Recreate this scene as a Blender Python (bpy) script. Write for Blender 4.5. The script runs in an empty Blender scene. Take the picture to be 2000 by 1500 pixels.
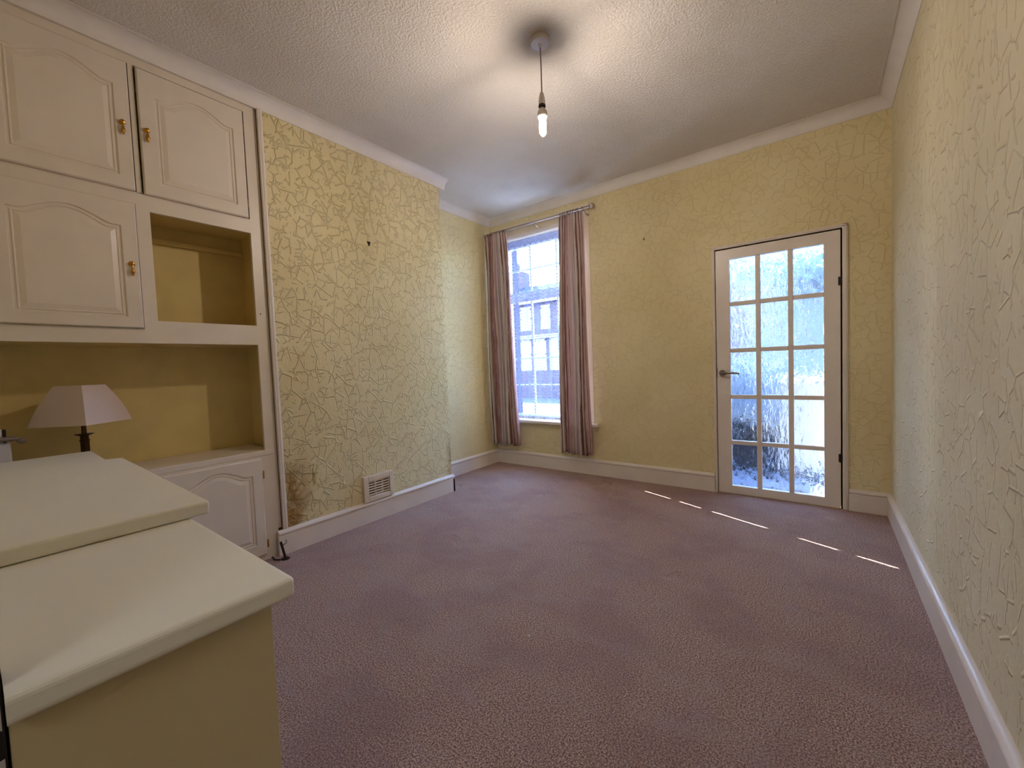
import bpy, bmesh, math, random
from mathutils import Vector, Matrix
random.seed(7)
PI = math.pi
scene = bpy.context.scene
COL = scene.collection

# ------------------------------------------------------------------ camera
F, YAW, PITCH, ROLL = 807.37, 0.6440, -0.0453, -0.0383
CAM = Vector((-0.381, -3.814, 1.143))
fw = Vector((-math.sin(YAW)*math.cos(PITCH), math.cos(YAW)*math.cos(PITCH), math.sin(PITCH)))
rt = Vector((math.cos(YAW), math.sin(YAW), 0)); up = rt.cross(fw)
r2 = rt*math.cos(ROLL) + up*math.sin(ROLL); u2 = r2.cross(fw)
cd = bpy.data.cameras.new('camera'); cam = bpy.data.objects.new('camera', cd); COL.objects.link(cam)
m = Matrix((r2, u2, -fw)).transposed().to_4x4(); m.translation = CAM
cam.matrix_world = m
cd.sensor_fit = 'HORIZONTAL'; cd.sensor_width = 36; cd.lens = F*36/2000
cd.clip_start = 0.01; cd.clip_end = 300
scene.camera = cam

# ------------------------------------------------------------------ world, sun, exposure
vs = scene.view_settings
vs.view_transform = 'Standard'; vs.look = 'None'; vs.gamma = 1.0; vs.use_curve_mapping = False
vs.exposure = 0.98
cy = scene.cycles
cy.max_bounces = 8; cy.use_light_tree = False; cy.diffuse_bounces = 4; cy.glossy_bounces = 4; cy.transmission_bounces = 8; cy.transparent_max_bounces = 16
cy.adaptive_threshold = 0.02; cy.sample_clamp_indirect = 6.0
SUN_DIR = Vector((0.698, -0.286, -0.656)).normalized()     # the way the sunlight travels
w = bpy.data.worlds.new('sky'); scene.world = w; w.use_nodes = True
nt = w.node_tree; nt.nodes.clear()
sky = nt.nodes.new('ShaderNodeTexSky'); sky.sky_type = 'NISHITA'; sky.sun_disc = False
sky.sun_elevation = math.radians(41); sky.sun_rotation = -math.radians(67.7)
sky.air_density = 1.0; sky.dust_density = 0.6; sky.ozone_density = 1.5
bg = nt.nodes.new('ShaderNodeBackground'); bg.inputs[1].default_value = 4.0
ow = nt.nodes.new('ShaderNodeOutputWorld')
nt.links.new(sky.outputs[0], bg.inputs[0]); nt.links.new(bg.outputs[0], ow.inputs[0])

def light(name, kind, loc, energy, color, rot=None, **kw):
    d = bpy.data.lights.new(name, kind); o = bpy.data.objects.new(name, d); COL.objects.link(o)
    d.energy = energy; d.color = color; o.location = loc
    if rot is not None: o.rotation_euler = rot
    for k, v in kw.items(): setattr(d, k, v)
    return o
sun = light('sun', 'SUN', (0, 0, 8), 32.0, (1.0, 0.95, 0.88), angle=math.radians(0.25))
sun.rotation_euler = SUN_DIR.to_track_quat('-Z', 'Y').to_euler()
# fill light added in the unseen hallway behind the camera, standing in for daylight
light('hall_fill', 'AREA', (-0.30, -4.85, 2.1), 4.0, (0.93, 0.96, 1.0), (math.radians(78), 0, 0),
      shape='RECTANGLE', size=1.0, size_y=0.7)

# ------------------------------------------------------------------ helpers
class MB:
    def __init__(s): s.v = []; s.f = []; s.uv = None
    def box(s, x0, x1, y0, y1, z0, z1):
        if x0 > x1: x0, x1 = x1, x0
        if y0 > y1: y0, y1 = y1, y0
        if z0 > z1: z0, z1 = z1, z0
        n = len(s.v)
        s.v += [(x0,y0,z0),(x1,y0,z0),(x1,y1,z0),(x0,y1,z0),(x0,y0,z1),(x1,y0,z1),(x1,y1,z1),(x0,y1,z1)]
        s.f += [tuple(n+i for i in q) for q in ((0,3,2,1),(4,5,6,7),(0,1,5,4),(1,2,6,5),(2,3,7,6),(3,0,4,7))]
        return s
    def sweep(s, prof, a, b, side, upv=(0,0,1)):
        """extrude a closed 2-D profile (d, z) from a to b; d runs along vector side"""
        a = Vector(a); b = Vector(b); side = Vector(side); u = Vector(upv); n = len(s.v); k = len(prof)
        for p in (a, b):
            for d, z in prof: s.v.append(tuple(p + side*d + u*z))
        for i in range(k):
            j = (i+1) % k; s.f.append((n+i, n+j, n+k+j, n+k+i))
        s.f.append(tuple(n+i for i in reversed(range(k)))); s.f.append(tuple(n+k+i for i in range(k)))
        return s
    def lathe(s, prof, c, seg=24, axis='z'):
        """prof: list of (r, h) along axis from point c"""
        n = len(s.v); k = len(prof)
        for i in range(seg):
            a = 2*PI*i/seg; ca, sa = math.cos(a), math.sin(a)
            for r, h in prof:
                if axis == 'z': p = (r*ca, r*sa, h)
                elif axis == 'x': p = (h, r*ca, r*sa)
                else: p = (r*sa, h, r*ca)
                s.v.append((c[0]+p[0], c[1]+p[1], c[2]+p[2]))
        for i in range(seg):
            j = (i+1) % seg
            for q in range(k-1): s.f.append((n+i*k+q, n+j*k+q, n+j*k+q+1, n+i*k+q+1))
        s.f.append(tuple(n+i*k for i in reversed(range(seg)))); s.f.append(tuple(n+i*k+k-1 for i in range(seg)))
        return s
    def tube(s, pts, r, seg=10):
        pts = [Vector(p) for p in pts]; n = len(s.v)
        rr = r if isinstance(r, (list, tuple)) else [r]*len(pts)
        ref = None
        for i, p in enumerate(pts):
            t = (pts[min(i+1, len(pts)-1)] - pts[max(i-1, 0)]).normalized()
            if ref is None:
                ref = Vector((0,0,1)) if abs(t.z) < .9 else Vector((1,0,0))
            a = t.cross(ref).normalized(); b = t.cross(a).normalized(); ref = -b if False else ref
            for j in range(seg):
                th = 2*PI*j/seg; s.v.append(tuple(p + a*rr[i]*math.cos(th) + b*rr[i]*math.sin(th)))
        for i in range(len(pts)-1):
            for j in range(seg):
                k = (j+1) % seg; s.f.append((n+i*seg+j, n+i*seg+k, n+(i+1)*seg+k, n+(i+1)*seg+j))
        s.f.append(tuple(n+j for j in reversed(range(seg)))); L = n+(len(pts)-1)*seg
        s.f.append(tuple(L+j for j in range(seg)))
        return s
    def build(s, name, mat, parent=None, bevel=0, seg=2, smooth=False, solid=0, origin=None):
        me = bpy.data.meshes.new(name)
        vv = s.v
        if parent is not None or origin is not None:
            o0 = Vector(origin) if origin is not None else Vector(parent.get('_o', (0,0,0)))
        else: o0 = None
        if o0 is not None: vv = [(x-o0.x, y-o0.y, z-o0.z) for x, y, z in vv]
        me.from_pydata(vv, [], s.f)
        bm = bmesh.new(); bm.from_mesh(me); bmesh.ops.recalc_face_normals(bm, faces=bm.faces)
        bm.to_mesh(me); bm.free()
        if s.uv is not None:
            ul = me.uv_layers.new(name='uv')
            for lp in me.loops: ul.data[lp.index].uv = s.uv[lp.vertex_index]
        me.materials.append(mat)
        if smooth:
            for p in me.polygons: p.use_smooth = True
            if smooth != 'all':
                me.set_sharp_from_angle(angle=math.radians(40))
        o = bpy.data.objects.new(name, me); COL.objects.link(o)
        if origin is not None:
            o['_o'] = tuple(origin)
        if parent is not None:
            o.parent = parent
            po = Vector(parent.get('_o', (0,0,0)))
            if origin is not None: o.location = Vector(origin) - po
            else: o['_o'] = tuple(po)
        elif origin is not None: o.location = origin
        if solid:
            md = o.modifiers.new('solid', 'SOLIDIFY'); md.thickness = solid; md.offset = 0
        if bevel:
            md = o.modifiers.new('bevel', 'BEVEL'); md.width = bevel; md.segments = seg; md.limit_method = 'ANGLE'
            md.angle_limit = math.radians(35)
        return o
def tag(o, label=None, cat=None, group=None, kind=None):
    if label: o['label'] = label
    if cat: o['category'] = cat
    if group: o['group'] = group
    if kind: o['kind'] = kind
    return o
def thing(name, label, cat, loc, group=None):
    o = bpy.data.objects.new(name, None); COL.objects.link(o); o.location = loc; o['_o'] = tuple(loc)
    o.empty_display_size = .1
    return tag(o, label, cat, group)
def struct(o): o['kind'] = 'structure'; return o
def sthing(name, loc=(0,0,0)):
    o = bpy.data.objects.new(name, None); COL.objects.link(o); o.location = loc; o['_o'] = tuple(loc)
    o['kind'] = 'structure'; return o

# ------------------------------------------------------------------ materials
def srgb(r, g, b):
    f = lambda c: (c/255/12.92) if c/255 <= .04045 else ((c/255+.055)/1.055)**2.4
    return (f(r), f(g), f(b), 1)
class N:
    def __init__(s, name):
        s.m = bpy.data.materials.new(name); s.m.use_nodes = True; s.t = s.m.node_tree; s.t.nodes.clear()
        s.out = s.n('ShaderNodeOutputMaterial')
    def n(s, typ, **kw):
        nd = s.t.nodes.new(typ)
        for k, v in kw.items(): setattr(nd, k, v)
        return nd
    def l(s, a, b): s.t.links.new(a, b)
    def set(s, nd, i, v):
        if hasattr(v, 'is_linked') or hasattr(v, 'links'): s.l(v, nd.inputs[i])
        else: nd.inputs[i].default_value = v
    def math(s, op, a, b=0.0, c=None, clamp=False):
        nd = s.n('ShaderNodeMath', operation=op, use_clamp=clamp); s.set(nd, 0, a); s.set(nd, 1, b)
        if c is not None: s.set(nd, 2, c)
        return nd.outputs[0]
    def ramp(s, x, a, b, lo=0.0, hi=1.0, smooth=True):
        nd = s.n('ShaderNodeMapRange', interpolation_type='SMOOTHSTEP' if smooth else 'LINEAR')
        s.set(nd, 0, x); s.set(nd, 1, a); s.set(nd, 2, b); s.set(nd, 3, lo); s.set(nd, 4, hi); return nd.outputs[0]
    def mixc(s, f, a, b):
        nd = s.n('ShaderNodeMix', data_type='RGBA'); s.set(nd, 0, f); s.set(nd, 6, a); s.set(nd, 7, b); return nd.outputs[2]
    def coord(s, kind='Object', scale=(1,1,1), loc=(0,0,0)):
        tc = s.n('ShaderNodeTexCoord'); mp = s.n('ShaderNodeMapping'); s.l(tc.outputs[kind], mp.inputs[0])
        mp.inputs['Scale'].default_value = scale; mp.inputs['Location'].default_value = loc; return mp.outputs[0]
    dim = '3D'
    def noise(s, vec, scale, detail=2, rough=.5, dist=0, out=0):
        nd = s.n('ShaderNodeTexNoise', noise_dimensions=s.dim); s.l(vec, nd.inputs['Vector']); nd.inputs['Scale'].default_value = scale
        nd.inputs['Detail'].default_value = detail; nd.inputs['Roughness'].default_value = rough
        nd.inputs['Distortion'].default_value = dist; return nd.outputs[out]
    def voro(s, vec, scale, feature='DISTANCE_TO_EDGE', rnd=1.0):
        nd = s.n('ShaderNodeTexVoronoi', feature=feature, voronoi_dimensions=s.dim); s.l(vec, nd.inputs['Vector'])
        nd.inputs['Scale'].default_value = scale; nd.inputs['Randomness'].default_value = rnd; return nd.outputs['Distance']
    def warp(s, vec, scale, amt):
        c = s.noise(vec, scale, 2, out=1); a = s.n('ShaderNodeVectorMath', operation='SUBTRACT'); s.l(c, a.inputs[0])
        a.inputs[1].default_value = (.5,.5,.5)
        b = s.n('ShaderNodeVectorMath', operation='SCALE'); s.l(a.outputs[0], b.inputs[0]); b.inputs[3].default_value = amt
        d = s.n('ShaderNodeVectorMath', operation='ADD'); s.l(vec, d.inputs[0]); s.l(b.outputs[0], d.inputs[1]); return d.outputs[0]
    def bump(s, h, dist, strength=1.0, normal=None):
        nd = s.n('ShaderNodeBump'); s.set(nd, 'Height', h); nd.inputs['Distance'].default_value = dist
        nd.inputs['Strength'].default_value = strength
        if normal: s.l(normal, nd.inputs['Normal'])
        return nd.outputs[0]
    def bsdf(s, color, rough=.6, metal=0, normal=None, spec=.5, **kw):
        b = s.n('ShaderNodeBsdfPrincipled'); s.set(b, 'Base Color', color); s.set(b, 'Roughness', rough)
        s.set(b, 'Metallic', metal); s.set(b, 'Specular IOR Level', spec)
        if normal: s.l(normal, b.inputs['Normal'])
        for k, v in kw.items(): s.set(b, k, v)
        s.l(b.outputs[0], s.out.inputs[0]); return b

def paint(name, col, rough=.45, var=.06, bump=.0006, scale=6):
    a = N(name); v = a.coord(); n1 = a.noise(v, scale, 4)
    c2 = tuple(x*(1-var*2.2) for x in col[:3]) + (1,)
    c = a.mixc(a.ramp(n1, .3, .75), col, c2)
    a.bsdf(c, rough); return a.m

def wallpaper(name, col, scale=11, strength=.006, seed=(0,0,0), stain=False, vscale=1.0, dens=.42):
    a = N(name); a.dim = '2D'
    # wall plane coordinates in metres: along the wall (x or y, whichever varies) and up
    tc = a.n('ShaderNodeTexCoord'); sp = a.n('ShaderNodeSeparateXYZ'); a.l(tc.outputs['Object'], sp.inputs[0])
    cb = a.n('ShaderNodeCombineXYZ'); a.l(a.math('ADD', sp.outputs[0], sp.outputs[1]), cb.inputs[0]); a.l(sp.outputs[2], cb.inputs[1])
    mp0 = a.n('ShaderNodeMapping'); a.l(cb.outputs[0], mp0.inputs[0]); mp0.inputs['Location'].default_value = (seed[0], seed[1], 0)
    v0 = mp0.outputs[0]; vw = a.warp(v0, 5, .018)
    msk = a.noise(v0, 13, 1, out=1); ms = a.n('ShaderNodeSeparateXYZ'); a.l(msk, ms.inputs[0])
    def strokes(rot, sx, sy, scale, wd, lo, hi, k):
        mp = a.n('ShaderNodeMapping'); a.l(vw, mp.inputs[0]); mp.inputs['Rotation'].default_value = (0, 0, rot)
        mp.inputs['Scale'].default_value = (sx, sy, 1); mp.inputs['Location'].default_value = (k*3.7, k*1.9, 0)
        return a.math('MULTIPLY', a.ramp(a.voro(mp.outputs[0], scale), .0, wd, 1, 0), a.ramp(ms.outputs[k], lo, hi))
    r1 = strokes(.25, 1.2, .66*vscale, scale, .066, dens, dens+.05, 0)
    r2_ = strokes(-.20, .74, 1.25*vscale, scale*.92, .066, .49, .54, 1)
    r3 = a.math('MULTIPLY', strokes(.8, 1, vscale, scale*1.9, .09, .53, .58, 2), .7)
    r = a.math('MAXIMUM', r1, r2_)
    if stain: r = a.math('MAXIMUM', r, r3)
    h = a.math('ADD', r, a.math('MULTIPLY', a.noise(v0, 40, 3, .6), .3))
    nb = a.bump(h, strength)
    big = a.ramp(a.noise(v0, 1.6, 3), .3, .7)
    c = a.mixc(big, col, tuple(x*y for x, y in zip(col[:3], (.93,.91,.86))) + (1,))
    if stain:
        # damp brown patches low on the left end and beside the far edge of the chimney breast
        sp = a.n('ShaderNodeSeparateXYZ'); tc = a.n('ShaderNodeTexCoord'); a.l(tc.outputs['Object'], sp.inputs[0])
        y, z = sp.outputs[1], sp.outputs[2]
        nn = a.noise(v0, 7, 5, .65)
        ed = a.math('ADD', y, a.math('MULTIPLY', nn, .34))          # left end, y from -2.61
        s1 = a.ramp(ed, -2.38, -2.22, 1, 0); s1 = a.math('MULTIPLY', s1, a.ramp(z, .38, .75, 1, 0))
        ed2 = a.math('SUBTRACT', y, a.math('MULTIPLY', nn, .16))
        s2 = a.ramp(ed2, -1.29, -1.22, 0, 1); s2 = a.math('MULTIPLY', s2, a.ramp(z, .3, .62, 1, 0))
        st = a.math('MULTIPLY', a.math('MAXIMUM', s1, s2), a.ramp(nn, .3, .62, .25, 1))
        c = a.mixc(st, c, srgb(146, 104, 34))
    a.bsdf(c, .75, normal=nb, spec=.3); return a.m

WALL = srgb(228, 213, 168)
M = {}
M['breast'] = wallpaper('wallpaper_breast', WALL, 11, .0065, stain=True)
M['wall'] = wallpaper('wallpaper_main', WALL, 13, .0024, (4.3, 2.2, 1.1), vscale=1.2)
M['wall_r'] = wallpaper('wallpaper_right', srgb(222, 210, 176), 12, .004, (9.3, 7.2, 5.1), vscale=.8, dens=.47)
M['alcove'] = paint('alcove_yellow', srgb(222, 198, 132), .7, .05, .001)
M['cream'] = paint('cream_gloss_paint', srgb(228, 216, 200), .38, .03)
M['white'] = paint('white_gloss_paint', srgb(232, 220, 208), .35, .025)
M['cornice'] = paint('cornice_white', srgb(228, 220, 212), .6, .03)
M['surround'] = paint('surround_cream', srgb(228, 212, 182), .6, .02)
M['laminate'] = paint('cream_worktop', srgb(236, 232, 218), .42, .02, .0003, 3)
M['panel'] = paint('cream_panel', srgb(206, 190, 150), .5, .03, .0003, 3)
M['upvc'] = paint('white_plastic', srgb(238, 240, 244), .3, .02)
def simple(name, col, rough=.5, metal=0, **kw):
    a = N(name); v = a.coord(); c = a.mixc(a.noise(v, 25, 3), col, tuple(x*.86 for x in col[:3])+(1,))
    a.bsdf(c, rough, metal, **kw); return a.m
M['brass'] = simple('brass', srgb(200, 150, 70), .25, 1)
M['steel'] = simple('brushed_steel', srgb(150, 145, 138), .3, 1)
M['darkmetal'] = simple('dark_metal', srgb(58, 50, 48), .4, .8)
M['polemetal'] = simple('antique_silver', srgb(196, 180, 172), .3, .85)
M['bronze'] = simple('dark_bronze', srgb(70, 52, 34), .35, .9)
M['black'] = simple('black', srgb(18, 14, 14), .5)
M['charcoal'] = simple('charcoal', srgb(40, 44, 52), .5)
M['pvc_white'] = simple('lampholder_white', srgb(214, 204, 196), .4)
M['cord'] = simple('cord', srgb(120, 105, 98), .6)
M['vent'] = simple('vent_cream', srgb(236, 220, 196), .45)
M['dark'] = simple('vent_dark', srgb(30, 20, 14), .9)
M['fawn'] = simple('hall_wall', srgb(205, 190, 160), .8)
M['chip'] = simple('chipped_paint', srgb(205, 200, 200), .5)
M['boxwhite'] = simple('white_card', srgb(225, 225, 235), .5)
M['greyrod'] = simple('grey_plastic', srgb(130, 118, 115), .45)

def carpet():
    a = N('carpet'); a.dim = '2D'; v = a.coord()
    f1 = a.noise(v, 175, 3, .8); f3 = a.noise(v, 2.2, 4, .6); f4 = a.noise(v, 260, 2)
    c = a.mixc(a.ramp(f1, .36, .64), srgb(130, 94, 84), srgb(248, 214, 198))
    c = a.mixc(a.math('MULTIPLY', a.ramp(f4, .52, .68), .6), c, srgb(112, 82, 74))
    c = a.mixc(a.math('MULTIPLY', a.ramp(f3, .42, .66), .35), c, srgb(160, 126, 128))
    # worn paths lighter, pile brushed both ways
    c = a.mixc(a.math('MULTIPLY', a.ramp(a.noise(a.coord(scale=(1,2.2,1)), 3.2, 4, .6, .8), .5, .68), .22), c, srgb(196, 176, 172))
    h = a.math('ADD', f1, a.math('MULTIPLY', f4, .4))
    nb = a.bump(h, .008)
    # dents left by furniture
    vd = a.coord(scale=(1,1,1)); dn = a.voro(a.warp(vd, 8, .12), 1.35, 'F1')
    nb2 = a.bump(a.ramp(dn, .03, .09, 0, 1), .012, .9, nb)
    a.bsdf(c, .95, normal=nb2, spec=.1, **{'Sheen Weight': .05}); return a.m
M['carpet'] = carpet()
def ceilmat():
    a = N('stippled_ceiling'); a.dim = '2D'; v = a.coord(); n1 = a.noise(v, 75, 3, .65)
    h = a.ramp(n1, .35, .75)
    c = a.mixc(a.ramp(a.noise(v, 1.2, 3), .35, .7), srgb(224, 216, 206), srgb(214, 205, 194))
    a.bsdf(c, .8, normal=a.bump(h, .0028), spec=.2); return a.m
M['ceiling'] = ceilmat()

def curtain_mat():
    a = N('ikat_curtain'); tc = a.n('ShaderNodeTexCoord'); sp = a.n('ShaderNodeSeparateXYZ'); a.l(tc.outputs['UV'], sp.inputs[0])
    u, vv = sp.outputs[0], sp.outputs[1]
    mp = a.n('ShaderNodeMapping'); a.l(tc.outputs['UV'], mp.inputs[0]); mp.inputs['Scale'].default_value = (26, 2.6, 1)
    n = a.noise(mp.outputs[0], 1.0, 4, .7)
    uu = a.math('ADD', u, a.math('MULTIPLY', n, .035))
    cr = a.n('ShaderNodeValToRGB'); fr = a.math('FRACT', a.math('MULTIPLY', uu, 7.5)); a.l(fr, cr.inputs[0])
    e = cr.color_ramp; stops = [(0, (214,196,184)), (.16, (224,208,196)), (.21, (136,102,92)), (.30, (158,122,110)), (.35, (206,170,176)), (.50, (218,186,190)),
        (.55, (168,162,160)), (.64, (222,208,196)), (.76, (176,136,122)), (.82, (122,92,86)), (.87, (214,190,178)), (1, (214,196,184))]
    while len(e.elements) < len(stops): e.elements.new(.5)
    for el, (p, c) in zip(e.elements, stops): el.position = p; el.color = srgb(*c)
    d = a.n('ShaderNodeBsdfDiffuse'); a.l(cr.outputs[0], d.inputs[0])
    t = a.n('ShaderNodeBsdfTranslucent'); a.l(cr.outputs[0], t.inputs[0])
    mx = a.n('ShaderNodeMixShader'); mx.inputs[0].default_value = .16; a.l(d.outputs[0], mx.inputs[1]); a.l(t.outputs[0], mx.inputs[2])
    a.l(mx.outputs[0], a.out.inputs[0]); return a.m
M['curtain'] = curtain_mat()
def net_mat():
    # UV in metres: columns of woven chevrons between plain bands
    a = N('chevron_net'); tc = a.n('ShaderNodeTexCoord'); sp = a.n('ShaderNodeSeparateXYZ'); a.l(tc.outputs['UV'], sp.inputs[0])
    u, v = sp.outputs[0], sp.outputs[1]
    W = .080
    k = a.math('FRACT', a.math('DIVIDE', u, W)); tri = a.math('ABSOLUTE', a.math('SUBTRACT', k, .5))
    z = a.math('ADD', v, a.math('MULTIPLY', tri, .05))
    ch = a.math('FRACT', a.math('DIVIDE', z, .036))
    hole = a.math('MULTIPLY', a.ramp(ch, .42, .5), a.ramp(ch, .92, 1.0, 1, 0))
    k2 = a.math('FRACT', a.math('DIVIDE', u, W*2)); colm = a.math('MULTIPLY', a.ramp(k2, .10, .13), a.ramp(k2, .87, .90, 1, 0))
    hole = a.math('MULTIPLY', hole, colm)
    # denser at the hem and in the heading band
    hem = a.math('MULTIPLY', a.ramp(v, .585, .60, .35, 1), a.ramp(v, 2.47, 2.475, 1, .6))
    hole = a.math('MULTIPLY', hole, hem)
    base = a.math('MULTIPLY', a.ramp(v, 2.47, 2.475, 1, .4), .50)
    alpha = a.math('ADD', base, a.math('MULTIPLY', hole, .44), clamp=True)
    d = a.n('ShaderNodeBsdfDiffuse'); d.inputs[0].default_value = srgb(200, 210, 235)
    t = a.n('ShaderNodeBsdfTranslucent'); t.inputs[0].default_value = srgb(98, 114, 172)
    mx = a.n('ShaderNodeMixShader'); mx.inputs[0].default_value = .5; a.l(d.outputs[0], mx.inputs[1]); a.l(t.outputs[0], mx.inputs[2])
    tr = a.n('ShaderNodeBsdfTransparent'); m2 = a.n('ShaderNodeMixShader')
    a.l(alpha, m2.inputs[0]); a.l(mx.outputs[0], m2.inputs[1]); a.l(tr.outputs[0], m2.inputs[2]); a.l(m2.outputs[0], a.out.inputs[0])
    return a.m
M['net'] = net_mat()
def clear_glass():
    a = N('clear_glass'); t = a.n('ShaderNodeBsdfTransparent'); t.inputs[0].default_value = (.93,.97,1,1)
    g = a.n('ShaderNodeBsdfGlossy'); g.inputs['Roughness'].default_value = .02
    mx = a.n('ShaderNodeMixShader'); mx.inputs[0].default_value = .06; a.l(t.outputs[0], mx.inputs[1]); a.l(g.outputs[0], mx.inputs[2])
    a.l(mx.outputs[0], a.out.inputs[0]); return a.m
M['glass'] = clear_glass()
def water_glass():
    a = N('rippled_glass'); v = a.coord(scale=(1,1,.42)); vw = a.warp(v, 14, .06)
    f = a.voro(vw, 27, 'SMOOTH_F1'); f2 = a.noise(v, 70, 2)
    h = a.math('ADD', f, a.math('MULTIPLY', f2, .18))
    g = a.n('ShaderNodeBsdfGlass'); g.inputs['Roughness'].default_value = .0; g.inputs['IOR'].default_value = 1.45
    g.inputs[0].default_value = (.93,.97,1,1)
    a.l(a.bump(h, .03), g.inputs['Normal'])
    t = a.n('ShaderNodeBsdfTransparent'); t.inputs[0].default_value = (.85,.93,1,1)
    mx = a.n('ShaderNodeMixShader'); mx.inputs[0].default_value = .88; a.l(t.outputs[0], mx.inputs[1]); a.l(g.outputs[0], mx.inputs[2])
    a.l(mx.outputs[0], a.out.inputs[0]); return a.m
M['ripple'] = water_glass()

# ------------------------------------------------------------------ room shell
XL, XB, YB0, YB1 = -3.487, -3.126, -2.630, -1.142      # left wall, breast face, breast ends
H, HC = 2.83, 2.76
YN = -3.810                                             # near wall face
OX0, OX1, OZ = -1.165, -.06, 2.05                       # doorway in the near wall
WT = 0.30                                               # back wall thickness
struct(MB().box(-3.75, .25, -5.6, .0, -.2, -.012).build('floor', M['fawn']))
cp = MB().box(XL, XB, YB1, 0, -.012, 0).box(XB, 0, YN, 0, -.012, 0).box(XL, XB, YN, YB0, -.012, 0).box(OX0, OX1, -3.93, YN, -.012, 0); cp = cp.build('carpet', M['carpet'])
tag(cp, 'dusky pink mottled fitted carpet covering the whole room floor', 'carpet')
struct(MB().box(-3.75, .25, -5.6, WT, H, H+.15).build('ceiling', M['ceiling']))
struct(MB().box(XL-.25, XL, -5.6, WT, -.2, H).build('wall_left', M['wall']))
struct(MB().box(0, .25, -5.6, WT, -.2, H).build('wall_right', M['wall_r']))
# back wall with window and door openings
WX0, WX1, WZ0, WZ1 = -3.345, -2.292, .52, 2.56
DX0, DX1, DZ = -1.086, -.27, 2.022
b = MB(); YI = .162
b.box(XL, WX0, 0, YI, -.2, H).box(WX1, DX0, 0, YI, -.2, H).box(DX1, 0, 0, YI, -.2, H)
b.box(WX0, WX1, 0, YI, WZ1, H).box(WX0, WX1, 0, YI, -.2, WZ0).box(DX0, DX1, 0, YI, DZ, H).box(DX0, DX1, 0, YI, -.2, 0)
struct(b.build('wall_back', M['wall']))
b = MB()
b.box(XL, WX0, YI, WT, -.2, H).box(WX1, DX0, YI, WT, -.2, H).box(DX1, 0, YI, WT, -.2, H)
b.box(WX0, WX1, YI, WT, 2.815, H).box(WX0, WX1, YI, WT, -.2, WZ0).box(DX0, DX1, YI, WT, DZ, H).box(DX0, DX1, YI, WT, -.2, 0)
OUTER = b
# chimney breast
struct(MB().box(XL, XB, YB0, YB1, -.2, H).build('wall_chimney', M['breast']))
# near wall with the doorway the camera stands in, hall behind
b = MB().box(XL, OX0, YN-.12, YN, -.2, H).box(OX1, 0, YN-.12, YN, -.2, H).box(OX0, OX1, YN-.12, YN, OZ, H)
struct(b.build('wall_near', M['wall']))
struct(MB().box(XL, 0, -5.6, -5.4, -.2, H).build('wall_hall', M['fawn']))
# door jamb with chipped paint at the left edge of the picture
t = thing('door_jamb', 'dark door jamb edge with chipped white paint at the near left corner', 'door jamb', (-1.175, -3.83, 0))
MB().box(-1.195, -1.158, -3.86, -3.8065, 0, 2.05).build('jamb_board', M['black'], t)
for z0, z1, w_ in ((.735,.765,.010),(.62,.70,.014),(.50,.56,.015),(.565,.613,.012),(.40,.46,.014),(.36,.385,.009),(.772,.79,.006),(.25,.33,.012),(.1,.2,.012)):
    c = MB(); n = 5; c.v = []; 
    ys = -3.8085
    pts = [(ys, z0), (ys-w_, z0+.006), (ys-w_*.7, (z0+z1)/2), (ys-w_, z1-.003), (ys, z1)]
    c.v = [(-1.1580, y, z) for y, z in pts] + [(-1.1560, y, z) for y, z in pts]
    c.f = [(0,1,2,3,4), (9,8,7,6,5)] + [(i, (i+1) % 5, 5+(i+1) % 5, 5+i) for i in range(5)]
    c.build('paint_flake', M['chip'], t)

# cornice: concave quarter between wall and ceiling
CD = H-HC
prof = [(0,0)] + [(CD*(1-math.cos(a))+0.004*(1 if 0<i<9 else 1), CD*math.sin(a)) for i, a in enumerate([PI/2*j/9 for j in range(10)])] + [(CD+.008, CD-.004), (CD+.008, CD), (0, CD)]
prof = [(-.01,-.004),(.005,-.004)] + prof[1:-1] + [(-.01, CD)]
def cornice(name, a, b, side):
    o = MB().sweep(prof, (a[0],a[1],HC), (b[0],b[1],HC), side).build(name, M['cornice'], smooth=True); struct(o)
cornice('trim_1', (XL+.0, 0), (0, 0), (0,-1,0))
cornice('trim_2', (0, 0), (0, YN), (-1,0,0))
cornice('trim_3', (XL, YB1), (XL, 0), (1,0,0))
cornice('trim_4', (XB, YN), (XB, YB1+CD), (1,0,0))
cornice('trim_5', (XL, YB1), (XB, YB1), (0,1,0))

# skirting boards
SK = [(0,0),(.020,0),(.020,.118),(.017,.121),(.017,.127),(.024,.130),(.027,.136),(.026,.143),(.020,.150),(.012,.157),(0,.158)]
def skirt(name, a, b, side):
    struct(MB().sweep(SK, (a[0],a[1],0), (b[0],b[1],0), side).build(name, M['white'], smooth=True))
skirt('baseboard_back', (XL, 0), (-1.112, 0), (0,-1,0))
skirt('baseboard_door', (-.228, 0), (0, 0), (0,-1,0))
skirt('baseboard_right', (0, -.012), (0, YN), (-1,0,0))
skirt('baseboard_alcove', (XL, 0), (XL, YB1), (1,0,0))
skirt('baseboard_breast', (XB, YB1+.02), (XB, -2.675), (1,0,0))
skirt('baseboard_return', (XL, YB1), (XB+.02, YB1), (0,1,0))

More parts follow.
